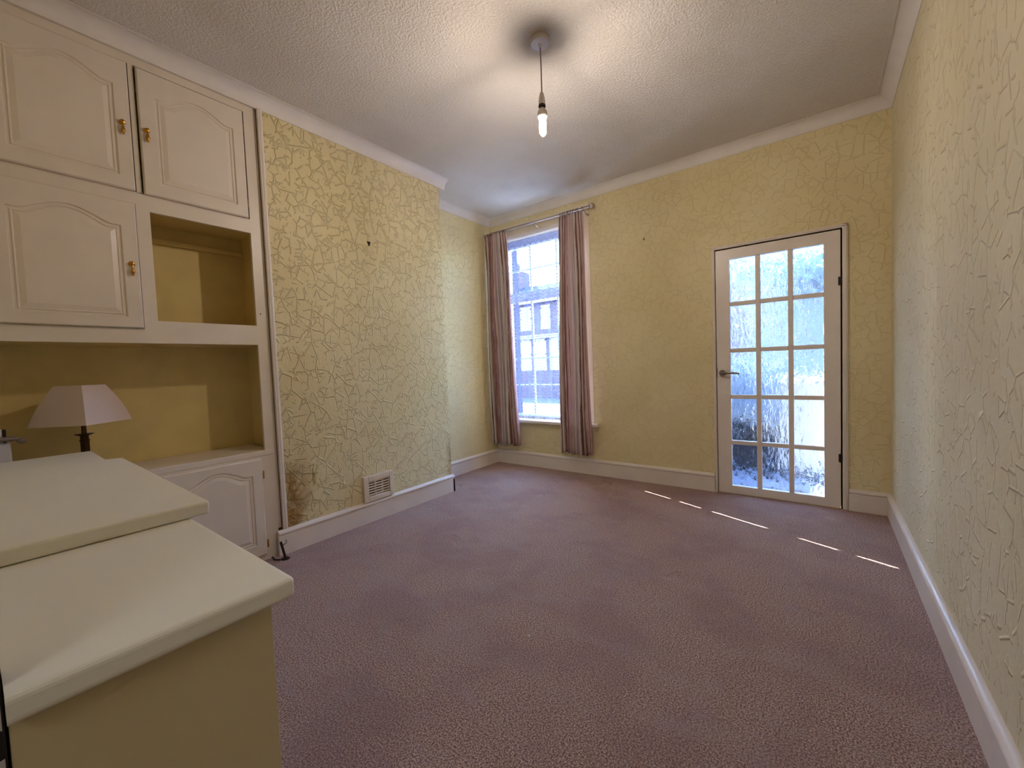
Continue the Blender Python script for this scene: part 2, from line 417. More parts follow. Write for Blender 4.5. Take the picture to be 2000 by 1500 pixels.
# ------------------------------------------------------------------ window
win = sthing('window_1', (0,0,0))
b = MB()
ARX = -2.205                                            # outer edge of the right architrave
b.box(WX0-.095, WX0, -.004, 0, WZ0, 2.715).box(WX1, ARX-.012, -.004, 0, WZ0, 2.715)
b.box(WX0, WX1, -.004, 0, WZ1+.001, 2.715)
b.build('architrave', M['surround'], win, bevel=.001)
b = MB().sweep([(0,0),(.010,0),(.014,.010),(.010,.014),(.018,.022),(.018,.032),(.008,.036),(0,.036)], (WX0,-.004,WZ1), (WX1-.02,-.004,WZ1), (0,-1,0))
b.build('moulding', M['white'], win)
MB().box(-3.46, -2.165, -.055, .10, WZ0-.028, WZ0+.004).build('window_sill', M['white'], win, bevel=.006)
FY0, FY1 = .10, .16
MB().box(WX0, WX1-.02, -.002, FY0, WZ1-.006, WZ1).box(WX0, WX0+.006, -.002, FY0, WZ0+.004, WZ1-.006).build('lining', M['white'], win)
b = MB(); fwid = .045
b.box(WX0, WX0+fwid, FY0, FY1, WZ0, WZ1).box(WX1-.02, WX1, FY0, FY1, WZ0, WZ1)
b.box(WX0, WX1, FY0, FY1, WZ1-.085, WZ1).box(WX0, WX1, FY0, FY1, WZ0, WZ0+.05)
b.build('window_frame', M['upvc'], win, bevel=.003)
MB().box(WX0+fwid, WX1-.02, FY0+.015, FY1-.015, 1.862, 1.975).build('transom', M['upvc'], win, bevel=.002)
vb = [-3.013, -2.672]; hb = [2.222, 1.457, 1.213, .909]
for x in vb: MB().box(x-.010, x+.010, FY0+.020, FY1-.022, WZ0+.05, WZ1-.085).build('glazing_bar', M['upvc'], win)
for z in hb: MB().box(WX0+fwid, WX1-.02, FY0+.014, FY1-.014, z-.006, z+.006).build('glazing_bar', M['upvc'], win)
xs = [WX0+fwid] + vb + [WX1-.02]; zs = [WZ0+.05, .909, 1.213, 1.457, 1.90, 2.222, WZ1-.085]
for i in range(3):
    for j in range(6):
        MB().box(xs[i], xs[i+1], .128, .132, zs[j], zs[j+1]).build('pane', M['glass'], win)

# ------------------------------------------------------------------ glazed door
door = sthing('door_1', (0,0,0))
b = MB()
# architrave: stepped moulding
def arch(x0, x1, sgn):
    return None
b.box(-1.110, -1.090, -.018, 0, 0, 2.052).box(-.262, -.230, -.018, 0, 0, 2.052).box(-1.110, -.230, -.018, 0, 2.028, 2.052)
b.build('architrave', M['white'], door, bevel=.004)
b = MB().box(-1.104, -1.098, -.024, -.018, 0, 2.046).box(-.246, -.238, -.024, -.018, 0, 2.046).box(-1.104, -.238, -.024, -.018, 2.038, 2.046)
b.build('architrave_bead', M['white'], door, bevel=.002)
MB().box(DX0-.004, DX0, .0, .14, 0, DZ).box(DX1, DX1+.008, 0, .14, 0, DZ+.006).box(DX0, DX1, 0, .14, DZ, DZ+.006).build('door_lining', M['white'], door)
LX0, LX1, LZ0, LZ1, LY0, LY1 = -1.085, -.272, .006, 2.019, -.004, .036
cx = [(-.983,-.801),(-.767,-.587),(-.553,-.368)]
zb, zt = .070, 1.937; ph = (zt-zb-4*.034)/5
rows = [(zb+i*(ph+.034), zb+i*(ph+.034)+ph) for i in range(5)]
b = MB().box(LX0, cx[0][0], LY0, LY1, LZ0, LZ1).box(cx[2][1], LX1, LY0, LY1, LZ0, LZ1)
b.box(cx[0][0], cx[2][1], LY0, LY1, LZ0, zb).box(cx[0][0], cx[2][1], LY0, LY1, zt, LZ1)
leaf = b.build('door_leaf', M['white'], door)
for i in (0, 1): MB().box(cx[i][1], cx[i+1][0], LY0+.004, LY1-.004, zb, zt).build('glazing_bar', M['white'], door, bevel=.005)
for i in range(3):
    for j in range(4): MB().box(cx[i][0], cx[i][1], LY0+.004, LY1-.004, rows[j][1], rows[j+1][0]).build('glazing_bar', M['white'], door, bevel=.005)
for x0, x1 in cx:
    for z0, z1 in rows:
        MB().box(x0-.002, x1+.002, .013, .018, z0-.002, z1+.002).build('pane', M['ripple'], door)
for z in (1.655, .375):
    h = MB().lathe([(.005,-.032),(.005,.032)], (-.270,-.008,z), 10); h.box(-.285,-.270,-.0075,-.0035,z-.030,z+.030)
    h.build('hinge', M['darkmetal'], door, smooth=True)
hd = MB().lathe([(.026,-.012),(.026,-.004),(.022,0)], (-1.043,LY0,1.01), 24, 'y').build('handle_rose', M['steel'], door, smooth=True)
pts = [(-1.043,-.016,1.01),(-1.043,-.046,1.01),(-1.025,-.056,1.012),(-.985,-.058,1.014),(-.945,-.057,1.011),(-.912,-.054,1.004)]
MB().tube(pts, [.009,.009,.010,.010,.009,.008], 12).build('door_handle', M['steel'], door, smooth='all')
MB().box(-1.0835,-1.081,-.0065,-.0035,.97,1.05).build('latch_plate', M['darkmetal'], door)

# ------------------------------------------------------------------ curtains
def curtain(name, label, x0a, x1a, x0b, x1b, yc, z0, z1, folds, seed, bulge=0.0, amp=.03):
    """pleated sheet; *a = at heading, *b = at hem"""
    rnd = random.Random(seed); nu, nv = folds*10, 46
    ph_ = [rnd.uniform(-.5,.5) for _ in range(folds+1)]; am = [rnd.uniform(.6,1.25) for _ in range(folds+1)]
    mb = MB(); mb.uv = []
    for j in range(nv+1):
        v = j/nv; z = z1 + (z0-z1)*v
        for i in range(nu+1):
            u = i/nu; k = u*folds; q = int(min(k, folds-1)); f = k-q
            a_ = am[q]*(1-f)+am[q+1]*f; p_ = ph_[q]*(1-f)+ph_[q+1]*f
            vv = v**.7
            x0 = x0a+(x0b-x0a)*vv; x1 = x1a+(x1b-x1a)*vv
            grow = .35+.65*min(1, v*3)
            x = x0+(x1-x0)*(u + .012*math.sin(v*5+k*1.3)*grow)
            y = yc + amp*a_*grow*math.sin(2*PI*k + p_*1.4*math.sin(v*2.1+q)) + .008*math.sin(v*7+k)
            y -= bulge*math.sin(PI*v)*.3
            zz = z + (.010*math.sin(k*2.3+seed) if v > .98 else 0)
            mb.v.append((x, y, zz)); mb.uv.append((u*folds*.082, z))
    for j in range(nv):
        for i in range(nu):
            a0 = j*(nu+1)+i; mb.f.append((a0, a0+1, a0+nu+2, a0+nu+1))
    t = thing(name, label, 'curtain', ((x0a+x1a)/2, yc, z0))
    mb.build('curtain_fabric', M['curtain'], t, smooth='all', solid=.003)
    # gathered heading tape with pencil pleats
    h = MB(); h.uv = None
    for i in range(folds*2):
        xa = x0a+(x1a-x0a)*(i+.2)/(folds*2); h.box(xa, xa+(x1a-x0a)/(folds*2)*.6, yc-.018, yc+.004, z1-.07, z1+.004)
    return t
curtain('curtain', 'left striped ikat curtain hanging in the room corner beside the window', -3.478, -3.165, -3.462, -3.085, -.115, .245, 2.625, 7, 3, amp=.030)
curtain('curtain', 'right striped ikat curtain hanging in front of the yellow wall side of the window', -2.500, -2.240, -2.555, -2.205, -.105, .215, 2.615, 7, 11, amp=.026)

pole = thing('curtain_pole', 'thin metal curtain pole with round ball finials above the window', 'curtain pole', (-2.81, -.10, 2.63))
MB().tube([(-3.455,-.1,2.638),(-2.81,-.1,2.638)], .0115, 12).build('pole', M['polemetal'], pole, smooth=True)
MB().tube([(-2.81,-.1,2.638),(-2.165,-.1,2.638)], .0095, 12).build('pole', M['polemetal'], pole, smooth=True)
for x, s in ((-3.455,-1),(-2.165,1)):
    f = MB().lathe([(.010,0),(.014,.002*s),(.014,.008*s),(.008,.012*s)] + [(.023*math.sin(a), s*(.034-.023*math.cos(a))) for a in [PI*.15+PI*.85*k/8 for k in range(9)]], (x,-.1,2.638), 16, 'x')
    f.build('finial', M['polemetal'], pole, smooth=True)
for x in (-3.40,-2.79,-2.225):
    f = MB().tube([(x,0,2.60),(x,-.05,2.60),(x,-.09,2.612),(x,-.1,2.626)], .006, 8); f.lathe([(.013,0),(.013,-.005)], (x,0,2.60), 16, 'y')
    f.build('bracket', M['polemetal'], pole, smooth=True)
rx = [-3.43+.026*i+random.uniform(-.006,.006) for i in range(10)] + [-2.475+.024*i+random.uniform(-.006,.006) for i in range(9)] + [-2.232]
ring0 = None
for x in rx:
    if ring0 is None:
        rp = [(0, .016*math.cos(2*PI*k/16), .016*math.sin(2*PI*k/16)) for k in range(17)]
        g = MB().tube(rp, .0022, 6); g.tube([(0,0,-.016),(0,.002,-.028)], .002, 6)
        ring0 = g.build('curtain_ring', M['darkmetal'], pole, smooth='all'); r_ = ring0
        for vtx in ring0.data.vertices: vtx.co += Vector(pole['_o'])
    else:
        r_ = ring0.copy(); COL.objects.link(r_)
    r_.location = Vector((x, -.1, 2.634)) - Vector(pole['_o']); r_.rotation_euler = (0, 0, random.uniform(-.5,.5))

# net curtain
def netsheet():
    mb = MB(); mb.uv = []; nu, nv = 110, 60; x0, x1 = -3.30, -2.46
    for j in range(nv+1):
        v = j/nv; z = 2.548+(.545-2.548)*v
        for i in range(nu+1):
            u = i/nu; x = x0+(x1-x0)*u
            y = .030 + .008*math.sin(u*31+.6*math.sin(v*3))*(.3+.7*v) + .006*math.sin(u*73+v*2)*v
            zz = z + (-.006+.010*abs(math.sin(u*PI*16)))*(1 if j == nv else 0) - (.03*max(0,(u-.9)/.1)*v*v)
            mb.v.append((x, y, zz)); mb.uv.append((u*(x1-x0)*1.12, z))
    for j in range(nv):
        for i in range(nu):
            a0 = j*(nu+1)+i; mb.f.append((a0, a0+1, a0+nu+2, a0+nu+1))
    return mb
net = thing('net_curtain', 'white chevron net curtain hanging inside the window', 'net curtain', (-2.89, .06, .52))
netsheet().build('net', M['net'], net, smooth='all')
MB().tube([(-3.34,.03,2.545),(-2.30,.03,2.545)], .004, 8).build('net_wire', M['white'], net, smooth=True)
sc_ = MB()
for i in range(17):
    xa = -3.30+i*.835/17; cxm = xa+.825/34
    n = len(sc_.v); k = 7
    for q in range(k+1):
        a_ = PI*q/k; sc_.v.append((cxm-.0225*math.cos(a_), .028, .545-.016*math.sin(a_)))
    sc_.v += [(cxm+.0225, .028, .562), (cxm-.0225, .028, .562)]
    sc_.f.append(tuple(range(n, n+k+3)))
sc_.build('scalloped_hem', M['upvc'], net, solid=.002)

# ------------------------------------------------------------------ ceiling pendant
px, py = -1.548, -1.905
pen = thing('pendant_light', 'bare lit bulb hanging on a cord from a white ceiling rose', 'ceiling light', (px, py, H))
MB().lathe([(.048,0),(.050,-.004),(.050,-.022),(.046,-.026),(.010,-.028),(.007,-.042),(.004,-.044)], (px,py,H), 32).build('ceiling_rose', M['pvc_white'], pen, smooth=True)
MB().tube([(px,py,H-.04),(px+.002,py,2.70),(px+.001,py,2.55)], .0032, 8).build('cord', M['cord'], pen, smooth=True)
MB().lathe([(.004,2.562),(.010,2.556),(.015,2.535),(.0165,2.522)], (px,py,0), 20).build('holder_cap', M['pvc_white'], pen, smooth=True)
MB().lathe([(.0155,2.522),(.0155,2.519),(.0175,2.518),(.0175,2.497)], (px,py,0), 20).build('lampholder', M['pvc_white'], pen, smooth=True)
MB().lathe([(.018,2.497),(.019,2.494),(.019,2.486),(.014,2.484),(.012,2.478)], (px,py,0), 20).build('holder_ring', M['darkmetal'], pen, smooth=True)
MB().lathe([(.012,2.480),(.016,2.474),(.024,2.464),(.026,2.455),(.026,2.436),(.022,2.431)], (px,py,0), 24).build('bulb_base', M['pvc_white'], pen, smooth=True)
a = N('lit_tube'); e = a.n('ShaderNodeEmission'); e.inputs[0].default_value = (1, .87, .76, 1); e.inputs[1].default_value = 460; a.l(e.outputs[0], a.out.inputs[0])
tb = MB()
for k in range(4):
    an = PI/4+k*PI/2; qx, qy = px+.0115*math.cos(an), py+.0115*math.sin(an)
    tb.lathe([(.006,2.433),(.0065,2.36),(.005,2.352),(.002,2.349)], (qx,qy,0), 10)
tb.build('bulb_tube', a.m, pen, smooth='all')
# the clear outer sleeve of the bulb
a = N('bulb_sleeve'); t_ = a.n('ShaderNodeBsdfTransparent'); g_ = a.n('ShaderNodeBsdfGlossy'); g_.inputs['Roughness'].default_value = .05
fr = a.n('ShaderNodeLayerWeight'); fr.inputs[0].default_value = .2
mx = a.n('ShaderNodeMixShader'); a.l(a.math('MULTIPLY', fr.outputs[1], .35), mx.inputs[0]); a.l(t_.outputs[0], mx.inputs[1]); a.l(g_.outputs[0], mx.inputs[2]); a.l(mx.outputs[0], a.out.inputs[0])
MB().lathe([(.025,2.434),(.0255,2.36),(.022,2.345),(.012,2.336),(.003,2.334)], (px,py,0), 24).build('bulb_glass', a.m, pen, smooth='all')

# ------------------------------------------------------------------ fitted cupboards in the alcove
FX = -3.137                   # face frame front
YE = -2.640                   # right end of the frame
cup = thing('alcove_cupboard', 'cream upper cupboard with arched panel doors built into the alcove', 'cupboard', (FX, -3.2, 1.33))
yL = YN
fr_ = MB()
fx0 = FX-.02
def fb(y0, y1, z0, z1, mb): mb.box(fx0, FX, y0, y1, z0, z1)
fb(-2.71, -2.662, 1.327, HC, fr_)                     # right stile
fb(yL, -2.71, 2.715, HC, fr_)                         # top rail
fb(yL, -2.71, 1.327, 1.40, fr_)                       # bottom rail
fb(-3.18, -2.71, 1.40, 1.443, fr_)
fb(-3.18, -2.71, 2.000, 2.082, fr_)
fb(yL, -3.18, 2.025, 2.085, fr_)
fb(-3.235, -3.18, 1.40, 2.025, fr_)
fb(-3.225, -3.205, 2.082, 2.715, fr_)
fb(yL, -3.69, 1.40, 2.715, fr_)
fr_.build('face_frame', M['cream'], cup)
# carcass: shelves and divisions behind the frame
cb = MB().box(XL+.004, fx0, yL, -2.636, 1.327, 1.345).box(XL+.004, fx0, yL, -2.636, 2.03, 2.05).box(XL+.004, fx0, -3.20, -3.183, 1.345, 2.03)
cb.build('carcass', M['alcove'], cup)
MB().box(XL+.002, XL+.010, -3.183, -2.634, 1.345, 2.03).build('back_panel', M['alcove'], cup)
MB().box(XL+.01, fx0-.002, -2.642, -2.634, 1.345, 2.03).build('side_panel', M['alcove'], cup)
MB().box(XL+.012, XL+.04, -3.18, -2.645, 1.925, 1.955).build('batten', M['alcove'], cup, bevel=.008)
# shadow gap strip and bright bead against the wallpaper
trim6 = MB().box(XL+.3, FX-.005, -2.662, -2.640, 0.17, HC).build('trim_6', M['cream'])
bd = MB().sweep([(0,0),(.016,0),(.018,.004),(.014,.009),(.018,.014),(.018,.022),(.013,.028),(0,.030)], (XB-.004,-2.640,.16), (XB-.004,-2.640,HC), (1,0,0), (0,1,0))
struct(trim6); struct(bd.build('trim_7', M['white'], smooth=True))

def panel_door(y0, y1, z0, z1, parent, mar=(.066,.055,.062,.07), arch=.055, handle=None, hinge=None, hz=None, dx=.020):
    """arched raised-panel door facing +x. y0 = near (left in picture) edge"""
    o = Vector((FX, (y0+y1)/2, z0)); xf = FX+dx
    K = 24
    def loop(x, ins, rect=False):
        pts = []
        if rect: ya, yb, za, zs, ar = y0+ins, y1-ins, z0+ins, z1-ins, 0
        else: ya, yb, za, zs, ar = y0+mar[0]+ins, y1-mar[1]-ins, z0+mar[2]+ins, z1-mar[3]-arch-ins, arch
        pts.append((x, ya, za)); pts.append((x, yb, za))
        for i in range(K+1):
            t_ = i/K; y = yb+(ya-yb)*t_
            s = min(max((t_-.10)/.80, 0), 1); bell = (math.sin(PI*s)**2)
            bell = bell**.62
            pts.append((x, y, zs+ar*bell))
        return pts
    L = [loop(FX, 0, True), loop(xf-.005, 0, True), loop(xf, .005, True), loop(xf, 0), loop(xf-.007, .004), loop(xf-.007, .010), loop(xf-.003, .014), loop(xf-.003, .017), loop(xf-.0065, .020), loop(xf-.001, .040)]
    mb = MB(); n = K+3
    for lp in L: mb.v += lp
    for a_ in range(len(L)-1):
        for i in range(n):
            j = (i+1) % n; mb.f.append((a_*n+i, a_*n+j, (a_+1)*n+j, (a_+1)*n+i))
    mb.f.append(tuple((len(L)-1)*n+i for i in range(n))); mb.f.append(tuple(reversed(range(n))))
    d = mb.build('door', M['cream'], parent, origin=o)
    if handle:
        hy, hz_ = handle
        MB().lathe([(.013,0),(.013,.003),(.008,.006),(.006,.012),(.009,.014),(.009,.018),(.003,.021)], (xf,hy,hz_), 16, 'x').build('handle_rose', M['brass'], d, smooth=True)
        MB().lathe([(.003,0),(.0045,-.006),(.004,-.016),(.007,-.030),(.0095,-.040),(.007,-.048),(.004,-.052),(.006,-.056),(.003,-.060)], (xf+.013,hy,hz_), 14).build('handle', M['brass'], d, smooth='all')
    for z in (hz or ()):
        MB().lathe([(.004,-.022),(.004,.022),(.002,.026)], (FX+.008, hinge, z), 10).build('hinge', M['brass'], d, smooth=True)
    return d
panel_door(-3.198, -2.722, 2.082, 2.704, cup, handle=(-3.172, 2.400), hinge=-2.718, hz=(2.60, 2.17))
panel_door(-3.705, -3.232, 2.085, 2.706, cup, handle=(-3.265, 2.402))
panel_door(-3.722, -3.240, 1.402, 2.020, cup, mar=(.062,.058,.052,.065), handle=(-3.270, 1.716))
MB().lathe([(.004,0),(.004,.0012)], (FX,-2.686,1.516), 10, 'x').build('screw_hole', M['black'], cup)

base = thing('base_cupboard', 'cream base cupboard with open counter below the alcove cupboard', 'cupboard', (FX, -3.2, 0))
cb = MB().box(XL+.002, FX+.003, yL, -2.662, .645, .678); cb.build('countertop', M['cream'], base, bevel=.004)
fr_ = MB()
fb(-2.735, -2.662, 0.0, .645, fr_); fb(yL, -2.735, .62, .645, fr_); fb(yL, -2.735, 0, .07, fr_); fb(-3.235, -3.2, .07, .62, fr_); fb(yL, -3.70, .07, .62, fr_)
fr_.build('face_frame', M['cream'], base)
MB().box(fx0, FX, -2.71, -2.662, .6785, 1.327).build('stile', M['cream'], cup)
struct(MB().box(XL, XL+.0015, yL, -2.634, .678, 1.327).box(XL, fx0-.001, -2.638, -2.630, .678, 1.327).build('wall_alcove', M['alcove']))
panel_door(-3.212, -2.740, .040, .632, base, mar=(.066,.055,.07,.04), arch=.055, hinge=-2.730, hz=(.53, .10))
panel_door(-3.70, -3.226, .040, .632, base, mar=(.066,.055,.07,.04), arch=.055)

# ------------------------------------------------------------------ stepped worktop units
wl = thing('worktop_unit', 'lower cream worktop unit in the near left foreground with plain side panel', 'cabinet', (-1.42, -3.66, 0))
wc = MB().box(-1.73, -1.130, YN+.005, -3.478, .747, .785).build('worktop', M['laminate'], wl)
at = wc.data.attributes.new('bevel_weight_edge', 'FLOAT', 'EDGE')
for e_ in wc.data.edges:
    yy = [wc.data.vertices[k].co.y + wl['_o'][1] for k in e_.vertices]
    at.data[e_.index].value = 0.0 if max(yy) < YN+.02 else 1.0
md = wc.modifiers.new('bevel', 'BEVEL'); md.limit_method = 'WEIGHT'; md.width = .010; md.segments = 4
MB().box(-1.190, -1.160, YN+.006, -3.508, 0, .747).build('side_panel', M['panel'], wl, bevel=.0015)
MB().box(-1.700, -1.190, -3.526, -3.509, 0, .747).build('end_panel', M['laminate'], wl)
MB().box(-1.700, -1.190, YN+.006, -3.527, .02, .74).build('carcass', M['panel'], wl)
wu = thing('worktop_unit', 'higher cream worktop unit with notched corner behind the lower one', 'cabinet', (-2.3, -3.63, 0))
sl = MB(); zt_, zb_ = .821, .7855
poly = [(-1.664, YN+.004), (-1.664, -3.441), (-2.722, -3.424), (-2.742, -3.472), (-3.105, -3.466), (-3.105, YN+.004)]
sl.v = [(x, y, zb_) for x, y in poly] + [(x, y, zt_) for x, y in poly]; n = len(poly)
sl.f = [tuple(reversed(range(n))), tuple(range(n, 2*n))] + [(i, (i+1) % n, n+(i+1) % n, n+i) for i in range(n)]
sl.build('worktop', M['laminate'], wu, bevel=.008, seg=4)
MB().box(-2.69, -1.735, YN+.006, -3.47, 0, .7855).build('carcass', M['laminate'], wu)
MB().box(-3.08, -2.70, YN+.006, -3.49, 0, .7855).build('end_panel', M['laminate'], wu)

# ------------------------------------------------------------------ lamp and bits on the counter
lx, ly, lz = -3.30, -3.462, .678
lamp = thing('table_lamp', 'dark bronze column table lamp with a square pale pink shade', 'lamp', (lx, ly, lz))
MB().lathe([(.062,0),(.064,.006),(.058,.014),(.030,.022),(.022,.034),(.026,.042),(.016,.050)], (lx,ly,lz), 28).build('base', M['bronze'], lamp, smooth=True)
MB().lathe([(.015,.05),(.0165,.10),(.0165,.170),(.019,.172),(.019,.178),(.016,.180),(.0155,.196),(.019,.199),(.034,.205),(.036,.208),(.010,.209)], (lx,ly,lz), 24).build('column', M['bronze'], lamp, smooth=True)
MB().lathe([(.010,.209),(.009,.245),(.007,.30),(.006,.36)], (lx,ly,lz), 16).build('lamp_stem', M['bronze'], lamp, smooth=True)
def lampshade():
    a = N('lampshade_fabric'); v = a.coord(); c = a.mixc(a.noise(v, 200, 2), srgb(232, 214, 204), srgb(220, 200, 192))
    d = a.n('ShaderNodeBsdfDiffuse'); a.l(c, d.inputs[0]); t = a.n('ShaderNodeBsdfTranslucent'); a.l(c, t.inputs[0])
    mx = a.n('ShaderNodeMixShader'); mx.inputs[0].default_value = .12; a.l(d.outputs[0], mx.inputs[1]); a.l(t.outputs[0], mx.inputs[2])
    a.l(mx.outputs[0], a.out.inputs[0]); return a.m
sh = MB(); zc0, zc1, r0, r1, rot = .938, 1.125, .178, .088, math.radians(-4)
K = 9
for k in range(K):
    s = k/(K-1); rr = r0+(r1-r0)*s + .010*math.sin(PI*s)
    for q in range(4):
        a_ = rot+q*PI/2; sh.v.append((lx+rr*math.cos(a_), ly+rr*math.sin(a_), zc0+(zc1-zc0)*s))
for k in range(K-1):
    for q in range(4): sh.f.append((k*4+q, k*4+(q+1) % 4, (k+1)*4+(q+1) % 4, (k+1)*4+q))
sh.build('lamp_shade', lampshade(), lamp, solid=.002)

bx_ = thing('white_box', 'small white box with a black slot at the left edge of the alcove counter', 'box', (-3.3, -3.74, .678))
MB().box(-3.34, -3.26, -3.80, -3.695, .678, .885).build('body', M['boxwhite'], bx_, bevel=.004)
MB().box(-3.335, -3.265, -3.80, -3.716, .886, .944).build('lid', M['boxwhite'], bx_, bevel=.003)
MB().box(-3.33, -3.262, -3.7155, -3.706, .886, .943).build('slot', M['black'], bx_)
rd = thing('grey_handle', 'grey rod with a rounded tip lying across the white box', 'handle', (-3.23, -3.72, .9))
MB().tube([(-3.245,-3.80,.903),(-3.245,-3.69,.903),(-3.245,-3.675,.900)], [.011,.011,.006], 12).build('rod', M['greyrod'], rd, smooth=True)
MB().lathe([(.013*math.sin(PI*k/8)+.0005, -.016*math.cos(PI*k/8)) for k in range(9)], (-3.245,-3.664,.890), 14, 'y').build('tip', M['greyrod'], rd, smooth='all')

# ------------------------------------------------------------------ vent grille on the chimney breast
vt = thing('vent_grille', 'cream louvred vent grille low on the chimney breast', 'vent', (XB, -1.94, .155))
y0, y1, z0, z1 = -2.068, -1.806, .160, .352; vx = XB+.030
b = MB().box(XB, vx, y0, y0+.040, z0, z1).box(XB, vx, y1-.034, y1, z0, z1).box(XB, vx, y0+.040, y1-.034, z1-.040, z1).box(XB, vx, y0+.04, y1-.034, z0, z0+.036)
b.build('frame', M['vent'], vt, bevel=.004)
MB().box(XB+.001, XB+.006, y0+.04, y1-.034, z0+.036, z1-.04).build('backing', M['dark'], vt)
a0, a1 = y0+.040, y1-.034; zz0, zz1 = z0+.036, z1-.040; n = 6
for k in range(n):
    z = zz0+(zz1-zz0)*(k+.15)/n
    s = MB(); s.sweep([(.012,.0),(.019,-.001),(.021,.003),(.019,.0095),(.014,.010)], (XB, a0, z+.004), (XB, a1, z+.004), (1,0,0)).build('slat', M['vent'], vt)
for k in (1, 2):
    y = a0+(a1-a0)*k/3; MB().box(XB+.010, XB+.022, y-.003, y+.003, zz0, zz1).build('divider', M['vent'], vt)

# ------------------------------------------------------------------ small fixings
LINT = (-1.373, -2.443, 0)
g = thing('gas_pipe', 'capped dark metal gas pipe stub standing on the carpet by the skirting', 'pipe', (-3.043, -2.672, 0))
MB().lathe([(.026,0),(.026,.004),(.018,.008),(.010,.012)], (-3.043,-2.672,0), 20).build('flange', M['darkmetal'], g, smooth=True)
MB().tube([(-3.043,-2.672,.008),(-3.045,-2.682,.06),(-3.047,-2.692,.112)], .0075, 10).build('pipe', M['darkmetal'], g, smooth=True)
MB().tube([(-3.047,-2.690,.088),(-3.040,-2.672,.094),(-3.038,-2.662,.102),(-3.039,-2.660,.112),(-3.041,-2.668,.114)], .0042, 8).build('lever', M['steel'], g, smooth='all')
MB().tube([(-3.052,-2.700,.004),(-3.075,-2.722,.006),(-3.098,-2.725,.02)], .005, 8).build('elbow', M['darkmetal'], g, smooth='all')

hk = thing('picture_hook', 'small dark picture hook on the chimney breast', 'hook', (XB, -1.898, 2.105))
h = MB(); h.v = [(XB,-1.915,2.120),(XB,-1.881,2.120),(XB,-1.896,2.082),(XB+.006,-1.912,2.118),(XB+.006,-1.884,2.118),(XB+.006,-1.896,2.086)]
h.f = [(0,1,2),(3,5,4),(0,3,4,1),(1,4,5,2),(2,5,3,0)]; h.build('plate', M['darkmetal'], hk)
MB().tube([(XB+.004,-1.897,2.10),(XB+.014,-1.897,2.094),(XB+.014,-1.897,2.102)], .0025, 8).build('nail', M['brass'], hk)
nl = MB().tube([(-1.674,0,2.251),(-1.674,-.010,2.248),(-1.674,-.013,2.236)], .005, 8).build('wall_nail', M['black'], origin=(-1.674,0,2.25))
tag(nl, 'tiny dark nail in the yellow wall between window and door', 'nail')
lt = MB().lathe([(.001,0),(.004,.001),(.005,.003),(.003,.006),(.001,.007)], LINT, 7).build('lint', M['upvc'], origin=LINT)
tag(lt, 'tiny white speck of lint in the middle of the carpet', 'lint')
# torn flap of wallpaper low on the breast
fl = MB(); n = 8
for i in range(n+1):
    s = i/n; z = .50-.13*s; wdt = .022*math.sin(PI*s)+.001
    fl.v += [(XB+.0005, -2.432, z), (XB+.010*math.sin(PI*s)+.001, -2.432+wdt*.6, z+.003), (XB+.016*math.sin(PI*s)+.0015, -2.432+wdt, z+.006)]
for i in range(n):
    for k in (0, 1): q = i*3+k; fl.f.append((q, q+1, q+4, q+3))
tf = fl.build('torn_wallpaper', M['breast'], smooth='all', solid=.0008)
tag(tf, 'curled torn flap of wallpaper by the damp patch', 'wallpaper')

# ------------------------------------------------------------------ lean-to behind the glazed door
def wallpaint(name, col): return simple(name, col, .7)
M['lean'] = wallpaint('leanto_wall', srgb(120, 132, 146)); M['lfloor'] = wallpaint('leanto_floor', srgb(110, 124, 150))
LYE = 2.3
struct(MB().box(-1.6, .6, WT, LYE+.1, -.2, -.02).build('floor_leanto', M['lfloor']))
b = MB().box(-1.6, -1.15, LYE, LYE+.1, -.02, 1.15).box(-1.15, -.72, LYE, LYE+.1, -.02, 1.0).box(-.72, .6, LYE, LYE+.1, -.02, 2.3)
b.box(-1.6, -.72, LYE, LYE+.1, 2.1, 2.3); struct(b.build('wall_leanto_end', M['lean']))
struct(MB().box(.5, .6, WT, LYE, -.02, 2.3).build('wall_leanto_right', M['lean']))
struct(MB().box(-1.6, -1.5, WT, LYE, -.02, 1.0).build('wall_leanto_left', M['lean']))
a = N('twinwall_roof'); t_ = a.n('ShaderNodeBsdfTranslucent'); t_.inputs[0].default_value = (.24,.31,.41,1); a.l(t_.outputs[0], a.out.inputs[0])
rf = MB().sweep([(0,0),(2.25,-.25),(2.25,-.24),(0,.01)], (-1.6,WT,2.55), (.6,WT,2.55), (0,1,0)); struct(rf.build('ceiling_leanto', a.m))
wn = sthing('window_2', (0,0,0))
MB().box(-1.15, -1.11, LYE+.03, LYE+.07, 1.0, 2.1).box(-.76, -.72, LYE+.03, LYE+.07, 1.0, 2.1).box(-1.11, -.76, LYE+.03, LYE+.07, 1.0, 1.05).box(-1.11, -.76, LYE+.03, LYE+.07, 2.05, 2.1).build('window_frame', M['upvc'], wn)
MB().box(-1.11, -.76, LYE+.045, LYE+.05, 1.05, 2.05).build('pane', M['glass'], wn)
wm = thing('white_appliance', 'white waist-high kitchen appliance seen through the right panes of the glazed door', 'appliance', (-.4, 1.15, -.02))
MB().box(-.690, -.10, .86, 1.42, .03, .87).build('body', M['upvc'], wm, bevel=.012)
MB().box(-.700, -.09, .845, 1.43, .87, .90).build('top', M['upvc'], wm, bevel=.008)
MB().box(-.66, -.13, .90, 1.40, -.02, .03).build('plinth', M['charcoal'], wm)
dk = thing('dark_crate', 'low dark storage crate seen through the lower left panes of the glazed door', 'crate', (-1.0, 1.1, -.02))
MB().box(-1.28, -.735, .90, 1.30, -.02, .36).build('body', M['charcoal'], dk, bevel=.02)
